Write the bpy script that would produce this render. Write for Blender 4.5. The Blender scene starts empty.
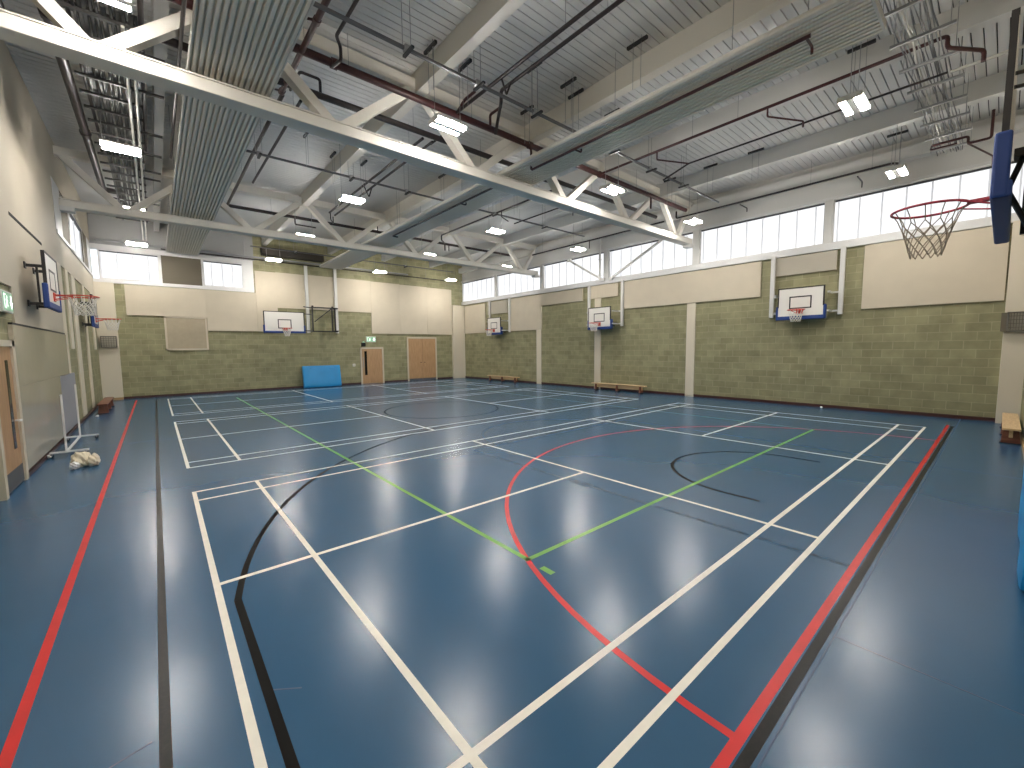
import bpy, bmesh, math, random
from mathutils import Vector, Matrix
random.seed(7)
SC = bpy.context.scene
COL = SC.collection
PI = math.pi
XL, XR, YN, YF, ZC = -1.97, 15.5, -0.35, 23.5, 7.4

# ------------------------------------------------------------------ materials
def mat(name, col, rough=0.6, metal=0.0, spec=0.5, emit=None, estr=0.0, noise=0.0, nscale=6.0, bump=0.0, alpha=1.0, trans=0.0):
    m = bpy.data.materials.new(name); m.use_nodes = True
    nt = m.node_tree; b = nt.nodes['Principled BSDF']
    b.inputs['Base Color'].default_value = (*col, 1)
    b.inputs['Roughness'].default_value = rough
    b.inputs['Metallic'].default_value = metal
    b.inputs['Specular IOR Level'].default_value = spec
    b.inputs['Alpha'].default_value = alpha
    b.inputs['Transmission Weight'].default_value = trans
    if emit:
        b.inputs['Emission Color'].default_value = (*emit, 1)
        b.inputs['Emission Strength'].default_value = estr
    if noise or bump:
        tc = nt.nodes.new('ShaderNodeTexCoord')
        n = nt.nodes.new('ShaderNodeTexNoise')
        n.inputs['Scale'].default_value = nscale; n.inputs['Detail'].default_value = 4
        nt.links.new(tc.outputs['Object'], n.inputs['Vector'])
        if noise:
            r = nt.nodes.new('ShaderNodeMapRange')
            r.inputs['From Min'].default_value = 0.3; r.inputs['From Max'].default_value = 0.7
            r.inputs['To Min'].default_value = 1 - noise; r.inputs['To Max'].default_value = 1 + noise
            nt.links.new(n.outputs['Fac'], r.inputs['Value'])
            mx = nt.nodes.new('ShaderNodeVectorMath'); mx.operation = 'SCALE'
            mx.inputs[0].default_value = col
            nt.links.new(r.outputs['Result'], mx.inputs['Scale'])
            nt.links.new(mx.outputs['Vector'], b.inputs['Base Color'])
        if bump:
            bp = nt.nodes.new('ShaderNodeBump'); bp.inputs['Strength'].default_value = bump
            bp.inputs['Distance'].default_value = 0.01
            nt.links.new(n.outputs['Fac'], bp.inputs['Height'])
            nt.links.new(bp.outputs['Normal'], b.inputs['Normal'])
    return m

def block_mat(name, axis):
    m = bpy.data.materials.new(name); m.use_nodes = True
    nt = m.node_tree; b = nt.nodes['Principled BSDF']
    b.inputs['Roughness'].default_value = 0.75
    tc = nt.nodes.new('ShaderNodeTexCoord'); sp = nt.nodes.new('ShaderNodeSeparateXYZ')
    cb = nt.nodes.new('ShaderNodeCombineXYZ')
    nt.links.new(tc.outputs['Object'], sp.inputs[0])
    nt.links.new(sp.outputs['XYZ'.index(axis)], cb.inputs[0]); nt.links.new(sp.outputs[2], cb.inputs[1])
    br = nt.nodes.new('ShaderNodeTexBrick'); br.inputs['Scale'].default_value = 1.0
    br.inputs['Brick Width'].default_value = 0.45; br.inputs['Row Height'].default_value = 0.225
    br.inputs['Mortar Size'].default_value = 0.008; br.inputs['Mortar Smooth'].default_value = 0.2
    br.inputs['Color1'].default_value = (0.242, 0.228, 0.124, 1)
    br.inputs['Color2'].default_value = (0.305, 0.286, 0.160, 1)
    br.inputs['Mortar'].default_value = (0.36, 0.335, 0.205, 1)
    nt.links.new(cb.outputs[0], br.inputs['Vector'])
    n = nt.nodes.new('ShaderNodeTexNoise'); n.inputs['Scale'].default_value = 3.0; n.inputs['Detail'].default_value = 6
    nt.links.new(tc.outputs['Object'], n.inputs['Vector'])
    r = nt.nodes.new('ShaderNodeMapRange')
    r.inputs['From Min'].default_value = 0.3; r.inputs['From Max'].default_value = 0.7
    r.inputs['To Min'].default_value = 0.85; r.inputs['To Max'].default_value = 1.15
    nt.links.new(n.outputs['Fac'], r.inputs['Value'])
    mx = nt.nodes.new('ShaderNodeVectorMath'); mx.operation = 'SCALE'
    nt.links.new(br.outputs['Color'], mx.inputs[0]); nt.links.new(r.outputs['Result'], mx.inputs['Scale'])
    nt.links.new(mx.outputs['Vector'], b.inputs['Base Color'])
    bp = nt.nodes.new('ShaderNodeBump'); bp.inputs['Strength'].default_value = 0.4; bp.inputs['Distance'].default_value = 0.01
    bp.invert = True
    nt.links.new(br.outputs['Fac'], bp.inputs['Height']); nt.links.new(bp.outputs['Normal'], b.inputs['Normal'])
    return m

def floor_mat():
    m = bpy.data.materials.new('blue_sports_vinyl'); m.use_nodes = True
    nt = m.node_tree; b = nt.nodes['Principled BSDF']
    tc = nt.nodes.new('ShaderNodeTexCoord')
    n = nt.nodes.new('ShaderNodeTexNoise'); n.inputs['Scale'].default_value = 0.9; n.inputs['Detail'].default_value = 5
    nt.links.new(tc.outputs['Object'], n.inputs['Vector'])
    cr = nt.nodes.new('ShaderNodeValToRGB')
    cr.color_ramp.elements[0].position = 0.3; cr.color_ramp.elements[0].color = (0.020, 0.088, 0.182, 1)
    cr.color_ramp.elements[1].position = 0.7; cr.color_ramp.elements[1].color = (0.023, 0.096, 0.197, 1)
    nt.links.new(n.outputs['Fac'], cr.inputs['Fac']); nt.links.new(cr.outputs['Color'], b.inputs['Base Color'])
    b.inputs['Roughness'].default_value = 0.25
    b.inputs['Specular IOR Level'].default_value = 0.5
    return m

def worn_mat(name, col, under, amount=0.5, rough=0.3, scale=9.0):
    """paint worn through in patches to the colour underneath"""
    m = bpy.data.materials.new(name); m.use_nodes = True
    nt = m.node_tree; b = nt.nodes['Principled BSDF']; b.inputs['Roughness'].default_value = rough; b.inputs['Specular IOR Level'].default_value = 0.2
    tc = nt.nodes.new('ShaderNodeTexCoord')
    n = nt.nodes.new('ShaderNodeTexNoise'); n.inputs['Scale'].default_value = scale; n.inputs['Detail'].default_value = 8
    n.inputs['Roughness'].default_value = 0.7
    nt.links.new(tc.outputs['Object'], n.inputs['Vector'])
    cr = nt.nodes.new('ShaderNodeValToRGB')
    cr.color_ramp.elements[0].position = max(0.0, amount - 0.12); cr.color_ramp.elements[0].color = (*under, 1)
    cr.color_ramp.elements[1].position = amount + 0.12; cr.color_ramp.elements[1].color = (*col, 1)
    nt.links.new(n.outputs['Fac'], cr.inputs['Fac']); nt.links.new(cr.outputs['Color'], b.inputs['Base Color'])
    return m

def wood_mat(name, c1, c2, axis_scale=(1, 8, 8), rough=0.45):
    m = bpy.data.materials.new(name); m.use_nodes = True
    nt = m.node_tree; b = nt.nodes['Principled BSDF']; b.inputs['Roughness'].default_value = rough
    tc = nt.nodes.new('ShaderNodeTexCoord'); mp = nt.nodes.new('ShaderNodeMapping')
    mp.inputs['Scale'].default_value = axis_scale
    nt.links.new(tc.outputs['Object'], mp.inputs['Vector'])
    n = nt.nodes.new('ShaderNodeTexNoise'); n.inputs['Scale'].default_value = 3; n.inputs['Detail'].default_value = 6
    nt.links.new(mp.outputs[0], n.inputs['Vector'])
    cr = nt.nodes.new('ShaderNodeValToRGB')
    cr.color_ramp.elements[0].position = 0.35; cr.color_ramp.elements[0].color = (*c1, 1)
    cr.color_ramp.elements[1].position = 0.65; cr.color_ramp.elements[1].color = (*c2, 1)
    nt.links.new(n.outputs['Fac'], cr.inputs['Fac']); nt.links.new(cr.outputs['Color'], b.inputs['Base Color'])
    return m

def emit_mat(name, col, s):
    m = bpy.data.materials.new(name); m.use_nodes = True
    nt = m.node_tree; nt.nodes.clear()
    o = nt.nodes.new('ShaderNodeOutputMaterial'); e = nt.nodes.new('ShaderNodeEmission')
    e.inputs['Color'].default_value = (*col, 1); e.inputs['Strength'].default_value = s
    nt.links.new(e.outputs[0], o.inputs[0]); return m

def translucent_mat(name, col):
    m = bpy.data.materials.new(name); m.use_nodes = True
    nt = m.node_tree; nt.nodes.clear()
    o = nt.nodes.new('ShaderNodeOutputMaterial'); t = nt.nodes.new('ShaderNodeBsdfTranslucent'); d = nt.nodes.new('ShaderNodeBsdfDiffuse'); x = nt.nodes.new('ShaderNodeMixShader')
    t.inputs['Color'].default_value = (*col, 1); d.inputs['Color'].default_value = (*col, 1); x.inputs['Fac'].default_value = 0.35
    nt.links.new(t.outputs[0], x.inputs[1]); nt.links.new(d.outputs[0], x.inputs[2]); nt.links.new(x.outputs[0], o.inputs[0])
    return m

FLOORM = floor_mat()
M = dict(
    block_x=block_mat('olive_blockwork_along_x', 'X'), block_y=block_mat('olive_blockwork_along_y', 'Y'),
    cream=mat('cream_paint', (0.51, 0.455, 0.355), 0.65, noise=0.02, nscale=1.5),
    cream_gloss=mat('cream_wipe_clean_board', (0.52, 0.465, 0.36), 0.10, noise=0.02),
    panel=mat('cream_acoustic_fabric', (0.585, 0.515, 0.395), 0.8, noise=0.03, nscale=2),
    panel_grey=mat('pale_grey_acoustic_fabric', (0.45, 0.41, 0.33), 0.8),
    grey_board=mat('grey_wall_board', (0.33, 0.33, 0.35), 0.6),
    steel=mat('white_painted_steel', (0.74, 0.705, 0.63), 0.55),
    steel_w=mat('cool_white_painted_steel', (0.68, 0.665, 0.63), 0.55),
    deck=mat('pale_grey_roof_deck', (0.68, 0.67, 0.645), 0.55, noise=0.03, nscale=1.2),
    slot=mat('dark_deck_slot', (0.012, 0.012, 0.012), 0.8),
    rad=mat('radiant_panel_enamel', (0.85, 0.80, 0.71), 0.5),
    frame=mat('white_window_frame', (0.72, 0.71, 0.69), 0.45),
    gasket=mat('dark_gasket', (0.06, 0.06, 0.065), 0.6),
    mull=translucent_mat('translucent_glazing_bar', (0.86, 0.86, 0.87)),
    pane=emit_mat('translucent_daylight_pane', (0.96, 0.975, 1.0), 0.74),
    tube=emit_mat('lit_lamp_diffuser', (1.0, 0.955, 0.90), 162.0),
    added_upglow=emit_mat('added_upward_glow', (1.0, 0.95, 0.88), 8.0),  # added emitter that brightens the roof deck from below
    lampbody=mat('lamp_housing', (0.75, 0.73, 0.68), 0.4),
    redpipe=mat('dark_red_pipe_paint', (0.045, 0.008, 0.008), 0.45),
    blackpipe=mat('near_black_red_pipe_paint', (0.016, 0.009, 0.009), 0.45),
    galv=mat('galvanised_steel', (0.34, 0.34, 0.34), 0.45, 0.5),
    darkgalv=mat('dull_grey_steel', (0.12, 0.12, 0.125), 0.5, 0.3),
    conduit=mat('pale_conduit', (0.50, 0.48, 0.43), 0.5),
    cable=mat('dark_cable', (0.03, 0.03, 0.028), 0.6),
    white=mat('court_line_white', (0.88, 0.84, 0.74), 0.4, noise=0.04, nscale=12),
    red=mat('court_line_red', (0.62, 0.010, 0.010), 0.34, noise=0.1, nscale=5),
    black=worn_mat('court_line_black', (0.004, 0.0035, 0.003), (0.012, 0.010, 0.007), 0.42, 0.36, 26),
    blackcrisp=mat('court_line_black_crisp', (0.004, 0.0035, 0.003), 0.55, spec=0.08),
    blackworn=worn_mat('court_line_black_worn', (0.010, 0.022, 0.034), (0.022, 0.092, 0.19), 0.52, 0.3, 7),
    green=mat('court_line_green', (0.16, 0.42, 0.06), 0.35, noise=0.08, nscale=8),
    greenworn=worn_mat('court_line_green_worn', (0.10, 0.30, 0.10), (0.022, 0.092, 0.19), 0.5, 0.3, 6),
    seam=mat('floor_weld_seam', (0.012, 0.060, 0.14), 0.4),
    skirt=mat('dark_red_brown_skirting', (0.055, 0.018, 0.014), 0.4),
    skirt_wood=mat('pale_wood_skirting', (0.42, 0.27, 0.12), 0.45),
    oak=wood_mat('oak_veneer', (0.40, 0.235, 0.115), (0.50, 0.305, 0.155), (8, 8, 0.8)),
    beech=wood_mat('beech_bench', (0.62, 0.42, 0.22), (0.74, 0.53, 0.30), (1.2, 14, 14)),
    darkwood=wood_mat('red_brown_wood', (0.16, 0.055, 0.030), (0.24, 0.09, 0.05), (8, 1, 8)),
    glassdark=mat('dark_vision_panel', (0.012, 0.010, 0.010), 0.12),
    blackmetal=mat('black_steel', (0.012, 0.011, 0.012), 0.4),
    blue=mat('royal_blue_padding', (0.010, 0.045, 0.22), 0.5),
    board=mat('white_backboard', (0.82, 0.79, 0.73), 0.35),
    boardedge=mat('black_board_edge', (0.014, 0.011, 0.012), 0.45),
    orange=mat('orange_red_rim', (0.62, 0.060, 0.030), 0.4),
    pinkred=mat('dark_red_rim', (0.40, 0.035, 0.060), 0.4),
    net=mat('white_net_cord', (0.72, 0.70, 0.64), 0.8),
    netdark=mat('grey_brown_net_cord', (0.30, 0.25, 0.19), 0.8),
    matblue=mat('bright_blue_mat_cover', (0.012, 0.26, 0.58), 0.38, noise=0.05, nscale=2, bump=0.15),
    castor=mat('black_rubber', (0.015, 0.015, 0.016), 0.7),
    whitemetal=mat('white_powder_coat', (0.78, 0.77, 0.75), 0.4),
    cloth=mat('cream_cotton_cloth', (0.78, 0.70, 0.54), 0.9, noise=0.15, nscale=14, bump=0.4),
    signgreen=mat('exit_sign_green', (0.22, 0.40, 0.27), 0.4, emit=(0.22, 0.40, 0.27), estr=0.35),
    signwhite=mat('exit_sign_white', (0.80, 0.86, 0.80), 0.4, emit=(0.8, 0.9, 0.8), estr=0.8),
    clearpoly=mat('frosted_sign_cover', (0.62, 0.68, 0.62), 0.3),
    cage=mat('grey_wire_cage', (0.16, 0.15, 0.13), 0.5, 0.3),
    grey_wall=mat('mid_grey_wall_paint', (0.33, 0.33, 0.32), 0.6),
    brown_dark=mat('dark_brown_box', (0.035, 0.028, 0.02), 0.7),
    strip=mat('bright_cream_paint', (0.69, 0.62, 0.49), 0.6),
    brown=mat('dark_olive_infill_panel', (0.135, 0.115, 0.080), 0.7),
    feather=mat('white_plastic', (0.85, 0.85, 0.83), 0.5),
    note=mat('beige_pinboard_felt', (0.42, 0.355, 0.25), 0.85, noise=0.04),
)

# ------------------------------------------------------------------ mesh helpers
class MB:
    def __init__(s): s.bm = bmesh.new()
    def box(s, x0, x1, y0, y1, z0, z1, bev=0.0):
        g = bmesh.ops.create_cube(s.bm, size=1.0)
        mx = Matrix.Translation(((x0+x1)/2, (y0+y1)/2, (z0+z1)/2)) @ Matrix.Diagonal((abs(x1-x0), abs(y1-y0), abs(z1-z0), 1))
        bmesh.ops.transform(s.bm, matrix=mx, verts=g['verts'])
        if bev:
            ed = list({e for v in g['verts'] for e in v.link_edges})
            bmesh.ops.bevel(s.bm, geom=ed, offset=bev, segments=2, profile=0.5, affect='EDGES')
        return s
    def bar(s, p0, p1, w, h, up=(0, 0, 1)):
        p0, p1 = Vector(p0), Vector(p1); d = (p1-p0); L = d.length; d.normalize()
        u = Vector(up)
        if abs(d.dot(u)) > 0.98: u = Vector((0, 1, 0))
        a = d.cross(u).normalized(); b = a.cross(d).normalized()
        R = Matrix((a, b, d)).transposed().to_4x4()
        g = bmesh.ops.create_cube(s.bm, size=1.0)
        bmesh.ops.transform(s.bm, matrix=Matrix.Translation((p0+p1)/2) @ R @ Matrix.Diagonal((w, h, L, 1)), verts=g['verts'])
        return s
    def tube(s, pts, r, n=10, closed=False):
        pts = [Vector(p) for p in pts]; N = len(pts); rings = []
        ref = None
        for i, p in enumerate(pts):
            if closed: d = (pts[(i+1) % N]-pts[i-1])
            elif i == 0: d = pts[1]-pts[0]
            elif i == N-1: d = pts[-1]-pts[-2]
            else: d = (pts[i+1]-p).normalized()+(p-pts[i-1]).normalized()
            d.normalize()
            if ref is None:
                ref = Vector((0, 0, 1)) if abs(d.z) < 0.9 else Vector((1, 0, 0))
            a = d.cross(ref)
            if a.length < 1e-4: a = d.cross(Vector((0.3, 1, 0.2)))
            a.normalize(); b = a.cross(d).normalized(); ref = b
            k = 1.0
            if 0 < i < N-1 and not closed:
                c = (pts[i+1]-p).normalized().dot(d); k = 1/max(0.5, c)
            rings.append([s.bm.verts.new(p+(a*math.cos(t)+b*math.sin(t))*r*(k if k < 1.5 else 1.3)) for t in [2*PI*j/n for j in range(n)]])
        R = range(N) if closed else range(N-1)
        for i in R:
            A, B = rings[i], rings[(i+1) % N]
            for j in range(n): s.bm.faces.new((A[j], A[(j+1) % n], B[(j+1) % n], B[j]))
        if not closed:
            s.bm.faces.new(rings[0][::-1]); s.bm.faces.new(rings[-1])
        return s
    def prism(s, pts, axis, a0, a1):
        """polygon pts in the two other axes, extruded along axis from a0 to a1"""
        def P(u, v, w): return {'X': (w, u, v), 'Y': (u, w, v), 'Z': (u, v, w)}[axis]
        A = [s.bm.verts.new(P(u, v, a0)) for u, v in pts]; B = [s.bm.verts.new(P(u, v, a1)) for u, v in pts]
        s.bm.faces.new(A); s.bm.faces.new(B[::-1]); n = len(pts)
        for i in range(n): s.bm.faces.new((A[i], B[i], B[(i+1) % n], A[(i+1) % n]))
        return s
    def lathe(s, prof, c, n=24):
        rings = [[s.bm.verts.new((c[0]+r*math.cos(2*PI*j/n), c[1]+r*math.sin(2*PI*j/n), c[2]+z)) for j in range(n)] for r, z in prof]
        for A, B in zip(rings, rings[1:]):
            for j in range(n): s.bm.faces.new((A[j], A[(j+1) % n], B[(j+1) % n], B[j]))
        s.bm.faces.new(rings[0][::-1]); s.bm.faces.new(rings[-1]); return s
    def strip(s, pts, w, z, th=0.0012):
        """flat painted line following pts (x,y) with width w"""
        pts = [Vector((p[0], p[1], 0)) for p in pts]; N = len(pts); L = []
        for i, p in enumerate(pts):
            if i == 0: d = pts[1]-p
            elif i == N-1: d = p-pts[i-1]
            else: d = (pts[i+1]-p).normalized()+(p-pts[i-1]).normalized()
            d.normalize(); nrm = Vector((-d.y, d.x, 0))*(w/2)
            L.append([s.bm.verts.new((q.x, q.y, zz)) for zz in (z, z+th) for q in (p+nrm, p-nrm)])
        for A, B in zip(L, L[1:]):
            s.bm.faces.new((A[2], A[3], B[3], B[2])); s.bm.faces.new((A[0], A[2], B[2], B[0])); s.bm.faces.new((A[3], A[1], B[1], B[3]))
        return s
    def build(s, name, m, parent=None, smooth=False):
        bmesh.ops.recalc_face_normals(s.bm, faces=s.bm.faces[:])
        me = bpy.data.meshes.new(name); s.bm.to_mesh(me); s.bm.free()
        if smooth:
            for p in me.polygons: p.use_smooth = True
            me.set_sharp_from_angle(angle=math.radians(40))
        me.materials.append(m)
        o = bpy.data.objects.new(name, me); COL.objects.link(o)
        if parent: o.parent = parent
        return o

def empty(name, label=None, cat=None, group=None):
    o = bpy.data.objects.new(name, None); COL.objects.link(o); o.empty_display_size = 0.1
    return tag(o, label, cat, group)
def tag(o, label=None, cat=None, group=None, kind=None):
    if label: o['label'] = label
    if cat: o['category'] = cat
    if group: o['group'] = group
    if kind: o['kind'] = kind
    return o
def struct(o, label=None):
    o['kind'] = 'structure'
    if label: o['label'] = label
    return o
def rebase(root, base):
    """put the thing's origin at its base without moving it"""
    T = Matrix.Translation(-Vector(base))
    for ch in root.children_recursive: ch.data.transform(T)
    if root.type == 'MESH': root.data.transform(T)
    root.location = base
    return root
def dup(root, loc, rz=0.0, label=None):
    r = root.copy(); COL.objects.link(r); r.location = loc; r.rotation_euler = (0, 0, rz)
    if label: r['label'] = label
    for ch in list(root.children):
        c = ch.copy(); COL.objects.link(c); c.parent = r
        for g in ch.children:
            d = g.copy(); COL.objects.link(d); d.parent = c
    return r
def single(name, mb, m, base, label, cat, group=None, smooth=False):
    o = mb.build(name, m, None, smooth); tag(o, label, cat, group); return rebase(o, base)

# ------------------------------------------------------------------ room shell
floor = struct(MB().box(XL-0.3, XR+0.3, YN-0.3, YF+0.3, -0.2, 0).build('floor', FLOORM))
W = 0.048
def court(y0, name):
    m = MB(); z = 0.0; h = W/2; L, B = 13.4, 6.1
    y1 = y0+B; ym = y0+B/2
    n = y0 < 2                              # the nearest court is painted a little out of square
    ys = (1.091, 1.552, y1-0.46, y1-h) if n else (y0+h, y0+0.46, y1-0.46, y1-h)
    for y in ys: m.strip([(-0.03 if n and y < 2 else 0, y), (L, y)], W, z)
    for x in (h, L-h, 0.76, L-0.76, 4.72, 8.68): m.strip([(x-(0.062 if n and x < 0.1 else 0.012 if n and x < 1 else 0), ys[0]-h), (x-(0.012 if n and x < 0.1 else 0), y1)], W, z, 0.0014)
    m.strip([(0, ym), (4.72, ym)], W, z, 0.0013); m.strip([(8.68, ym), (L, ym)], W, z, 0.0013)
    o = m.build('white_court_line', M['white'], floor); o['label'] = name
for y0, nm in ((1.11, 'white badminton court lines nearest the camera'), (8.74, 'white badminton court lines in the middle of the hall'),
               (16.25, 'white badminton court lines nearest the far wall')): court(y0, nm)
def arc(cx, cy, r, a0, a1, n=64): return [(cx+r*math.cos(math.radians(a0+(a1-a0)*i/n)), cy+r*math.sin(math.radians(a0+(a1-a0)*i/n))) for i in range(n+1)]
CX = 6.72
m = MB()
m.strip([(-0.955, YN+0.02), (-0.955, 22.7)], 0.055, 0, 0.0018)
m.strip([(-0.955, 0.741), (14.1, 0.755)], 0.055, 0, 0.0018)
m.strip(arc(CX, 0.765, 4.92, 0, 180), 0.05, 0, 0.0010)
m.build('red_court_line', M['red'], floor)['label'] = 'red netball lines'
m = MB()
m.strip([(-0.372, YN+0.02), (-0.345, 22.75)], 0.05, 0, 0.0016)
m.strip([(-0.345, 0.677), (13.95, 0.680)], 0.055, 0, 0.0016)
m.build('black_court_line', M['black'], floor)['label'] = 'black basketball boundary lines with worn patches'
m = MB()
bx = CX; by = 2.26; ay = 2.476; a = math.degrees(math.acos(6.63/6.76))
m.strip([(bx-6.64, 0.68), (bx-6.63, ay+6.76*math.sin(math.radians(a)))], 0.052, 0, 0.0017)
m.strip(arc(bx, ay, 6.76, 180-a, a), 0.05, 0, 0.0009)
m.strip([(bx-1.33, 1.88), (bx-1.33, by)] + arc(bx, by, 1.33, 180, 0)[1:] + [(bx+1.33, 1.88)], 0.05, 0, 0.0009)
m.strip(arc(CX, 11.72, 1.8, 0, 360), 0.05, 0, 0.0009)
m.build('black_court_line', M['blackcrisp'], floor)['label'] = 'black basketball arcs and centre circle'
m = MB()
for x in (bx-2.45, bx+2.45): m.strip([(x, 0.72), (x, 6.5)], 0.05, 0, 0.0008)
m.strip([(bx-2.45, 6.5), (bx+2.45, 6.5)], 0.05, 0, 0.0008)
m.strip(arc(CX, 6.5, 1.8, 0, 180), 0.05, 0, 0.0008)
m.box(4.2, 4.34, 3.65, 4.0, 0, 0.0007)
m.build('black_court_line', M['blackworn'], floor)['label'] = 'faded black basketball key lines'
m = MB()
m.strip([(2.22, 2.72), (2.22, 20.72)], 0.05, 0, 0.0011); m.strip([(2.19, 2.745), (11.22, 2.745)], 0.05, 0, 0.0011)
m.strip([(2.22, 2.42), (2.22, 2.56)], 0.06, 0, 0.0011)
m.build('green_court_line', M['green'], floor)['label'] = 'green volleyball lines'
m = MB(); m.strip([(11.2, 2.72), (11.2, 20.72)], 0.05, 0, 0.0011)
m.build('green_court_line', M['greenworn'], floor)['label'] = 'faded green volleyball side line'
m = MB()
m.strip([(1.2, 0.626), (15.4, 0.615)], 0.008, 0, 0.0006)
for x in (3.07, 9.1): m.strip([(x, YN), (x, 0.62)], 0.007, 0, 0.0006)
m.strip([(-0.9, 2.53), (-0.42, 2.66)], 0.01, 0, 0.0006); m.strip([(0.1, 2.63), (0.24, 2.53)], 0.01, 0, 0.0006)
m.strip([(-1.9, 12.05), (0, 12.05)], 0.014, 0, 0.0006)
m.build('floor_seam', M['seam'], floor)

# ceiling: white steel deck planks with dark gaps
m = MB(); pitch = 0.152; y = YN
while y < YF:
    m.box(XL, XR, y, min(y+pitch-0.018, YF), ZC, ZC+0.05); y += pitch
ceil = struct(m.build('ceiling', M['deck']))
MB().box(XL-0.3, XR+0.3, YN-0.3, YF+0.3, ZC+0.05, ZC+0.2).build('deck_backing', M['slot'], ceil)

# walls
WIN_Z0, WIN_Z1 = 5.0, 6.28
wy = [(YN, 3.56), (3.75, 7.60), (7.84, 11.72), (11.98, 15.90), (16.10, 19.80), (20.0, 23.48)]
m = MB()
m.box(XR, XR+0.3, YN-0.3, YF+0.3, 0, 4.85)
wr = struct(m.build('wall_right', M['block_y']))
m = MB(); m.box(XR, XR+0.3, YN-0.3, YF+0.3, WIN_Z1, ZC+0.05)
for (a, b), (c, d) in zip(wy, wy[1:]): m.box(XR-0.06, XR+0.3, b, c, WIN_Z0, WIN_Z1)
m.box(XR, XR+0.3, 23.48, YF+0.3, 4.85, WIN_Z1)
struct(m.build('trim_7', M['steel_w']))
MB().box(XR-0.10, XR+0.3, YN, YF, 4.80, 5.0, 0.008).box(XR-0.07, XR, YN, YF, 6.28, 6.35, 0.004).build('trim_8', M['frame'])
struct(bpy.data.objects['trim_8'])
def window_y(n, x, y0, y1, z0, z1, side, gap=0.497):
    """window in a wall of constant x; side = +1 when the room is on the -x side"""
    s = side
    fr = MB(); f = 0.035
    X0, X1 = sorted((x-0.02*s, x+0.10*s))
    for (a, b, c, d) in ((y0, y1, z1-f, z1), (y0, y1, z0, z0+f), (y0, y0+f, z0, z1), (y1-f, y1, z0, z1)): fr.box(X0, X1, a, b, c, d)
    o = struct(fr.build('window_%d' % n, M['frame']))
    X0, X1 = sorted((x+0.05*s, x+0.07*s))
    MB().box(X0, X1, y0+f, y1-f, z0+f, z1-f).build('pane', M['pane'], o)
    mm = MB(); X0, X1 = sorted((x+0.02*s, x+0.052*s)); k = max(2, round((y1-y0)/0.5))
    off = 0.08
    yy = y1-f-off
    while yy > y0+f+0.1:
        mm.box(X0, X1, yy-0.017, yy+0.017, z0+f, z1-f); yy -= gap
    mm.build('glazing_bar', M['mull'], o)
    X0, X1 = sorted((x-0.01*s, x+0.06*s))
    MB().box(X0, X1, y0+f, y1-f, z1-f-0.045, z1-f).build('gasket', M['gasket'], o)
    return o
for i, (a, b) in enumerate(wy): window_y(i+1, XR, a, b, WIN_Z0, WIN_Z1, 1)

# far wall
m = MB()
m.box(XL-0.3, XR+0.3, YF, YF+0.3, 0, 4.80); m.box(XL-0.3, XR+0.3, YF, YF+0.3, 6.12, ZC+0.05); m.box(3.13, XR+0.3, YF, YF+0.3, 4.80, 6.12)
wf = struct(m.build('wall_far', M['block_x']))
m = MB(); m.box(XL, 3.55, YF-0.05, YF+0.25, 6.03, 6.22); m.box(XL, 3.55, YF-0.06, YF+0.25, 4.72, 4.86, 0.006); m.box(3.14, 3.55, YF-0.05, YF+0.25, 4.86, 6.03)
m.box(0.12, 0.18, YF-0.05, YF+0.2, 4.86, 6.03); m.box(1.55, 1.6, YF-0.05, YF+0.2, 4.86, 6.03)
struct(m.build('trim_9', M['frame']))
MB().box(0.18, 1.55, YF-0.02, YF+0.2, 4.86, 6.03).build('trim_10', M['brown'])
struct(bpy.data.objects['trim_10'])
def window_x(n, y, x0, x1, z0, z1, bars):
    fr = MB(); f = 0.045
    for (a, b, c, d) in ((x0, x1, z1-f, z1), (x0, x1, z0, z0+f), (x0, x0+f, z0, z1), (x1-f, x1, z0, z1)): fr.box(a, b, y-0.03, y+0.10, c, d)
    o = struct(fr.build('window_%d' % n, M['frame']))
    MB().box(x0+f, x1-f, y+0.05, y+0.07, z0+f, z1-f).build('pane', M['pane'], o)
    mm = MB()
    for b in bars: mm.box(b-0.017, b+0.017, y+0.02, y+0.052, z0+f, z1-f)
    mm.build('glazing_bar', M['mull'], o)
    MB().box(x0+f, x1-f, y-0.01, y+0.06, z1-f-0.04, z1-f).build('gasket', M['gasket'], o)
window_x(7, YF, -1.75, 0.12, 4.86, 6.03, (-1.68, -1.2, -0.72, -0.24))
window_x(8, YF, 1.6, 3.14, 4.86, 6.03, (1.92, 2.33, 2.72))

# left wall
m = MB()
m.box(XL-0.3, XL, YN-0.3, YF+0.3, 0, 4.95); m.box(XL-0.3, XL, YN-0.3, 15.4, 4.95, ZC+0.05)
m.box(XL-0.3, XL, 15.4, YF+0.3, 6.25, ZC+0.05); m.box(XL-0.3, XL, 22.6, YF+0.3, 4.95, 6.25)
wl = struct(m.build('wall_left', M['block_y']))
m = MB()
m.box(XL, XL+0.03, YN, 10.25, 3.0, ZC); m.box(XL, XL+0.03, 10.25, 15.35, 2.42, ZC); m.box(XL, XL+0.03, 15.35, YF, 4.15, 4.95)
m.box(XL, XL+0.03, 15.35, YF, 6.25, ZC)
m.box(XL, XL+0.03, YN, 8.7, 2.1, 3.0)
m.build('plaster', M['cream'], wl)
m = MB(); m.box(XL, XL+0.055, 9.9, 15.0, 1.43, 2.39, 0.004); m.box(XL, XL+0.055, 9.9, 13.6, 0.1, 1.43, 0.004)
m.build('wipe_clean_board', M['cream_gloss'], wl)
m = MB(); m.box(XL, XL+0.045, 9.95, 15.0, 2.39, 2.425); m.box(XL+0.02, XL+0.036, 10.6, 13.2, 4.19, 4.24)
m.build('joint_shade_strip', M['slot'], wl)  # dark strips: lower one the panel joint, upper one shade put in as colour
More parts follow.
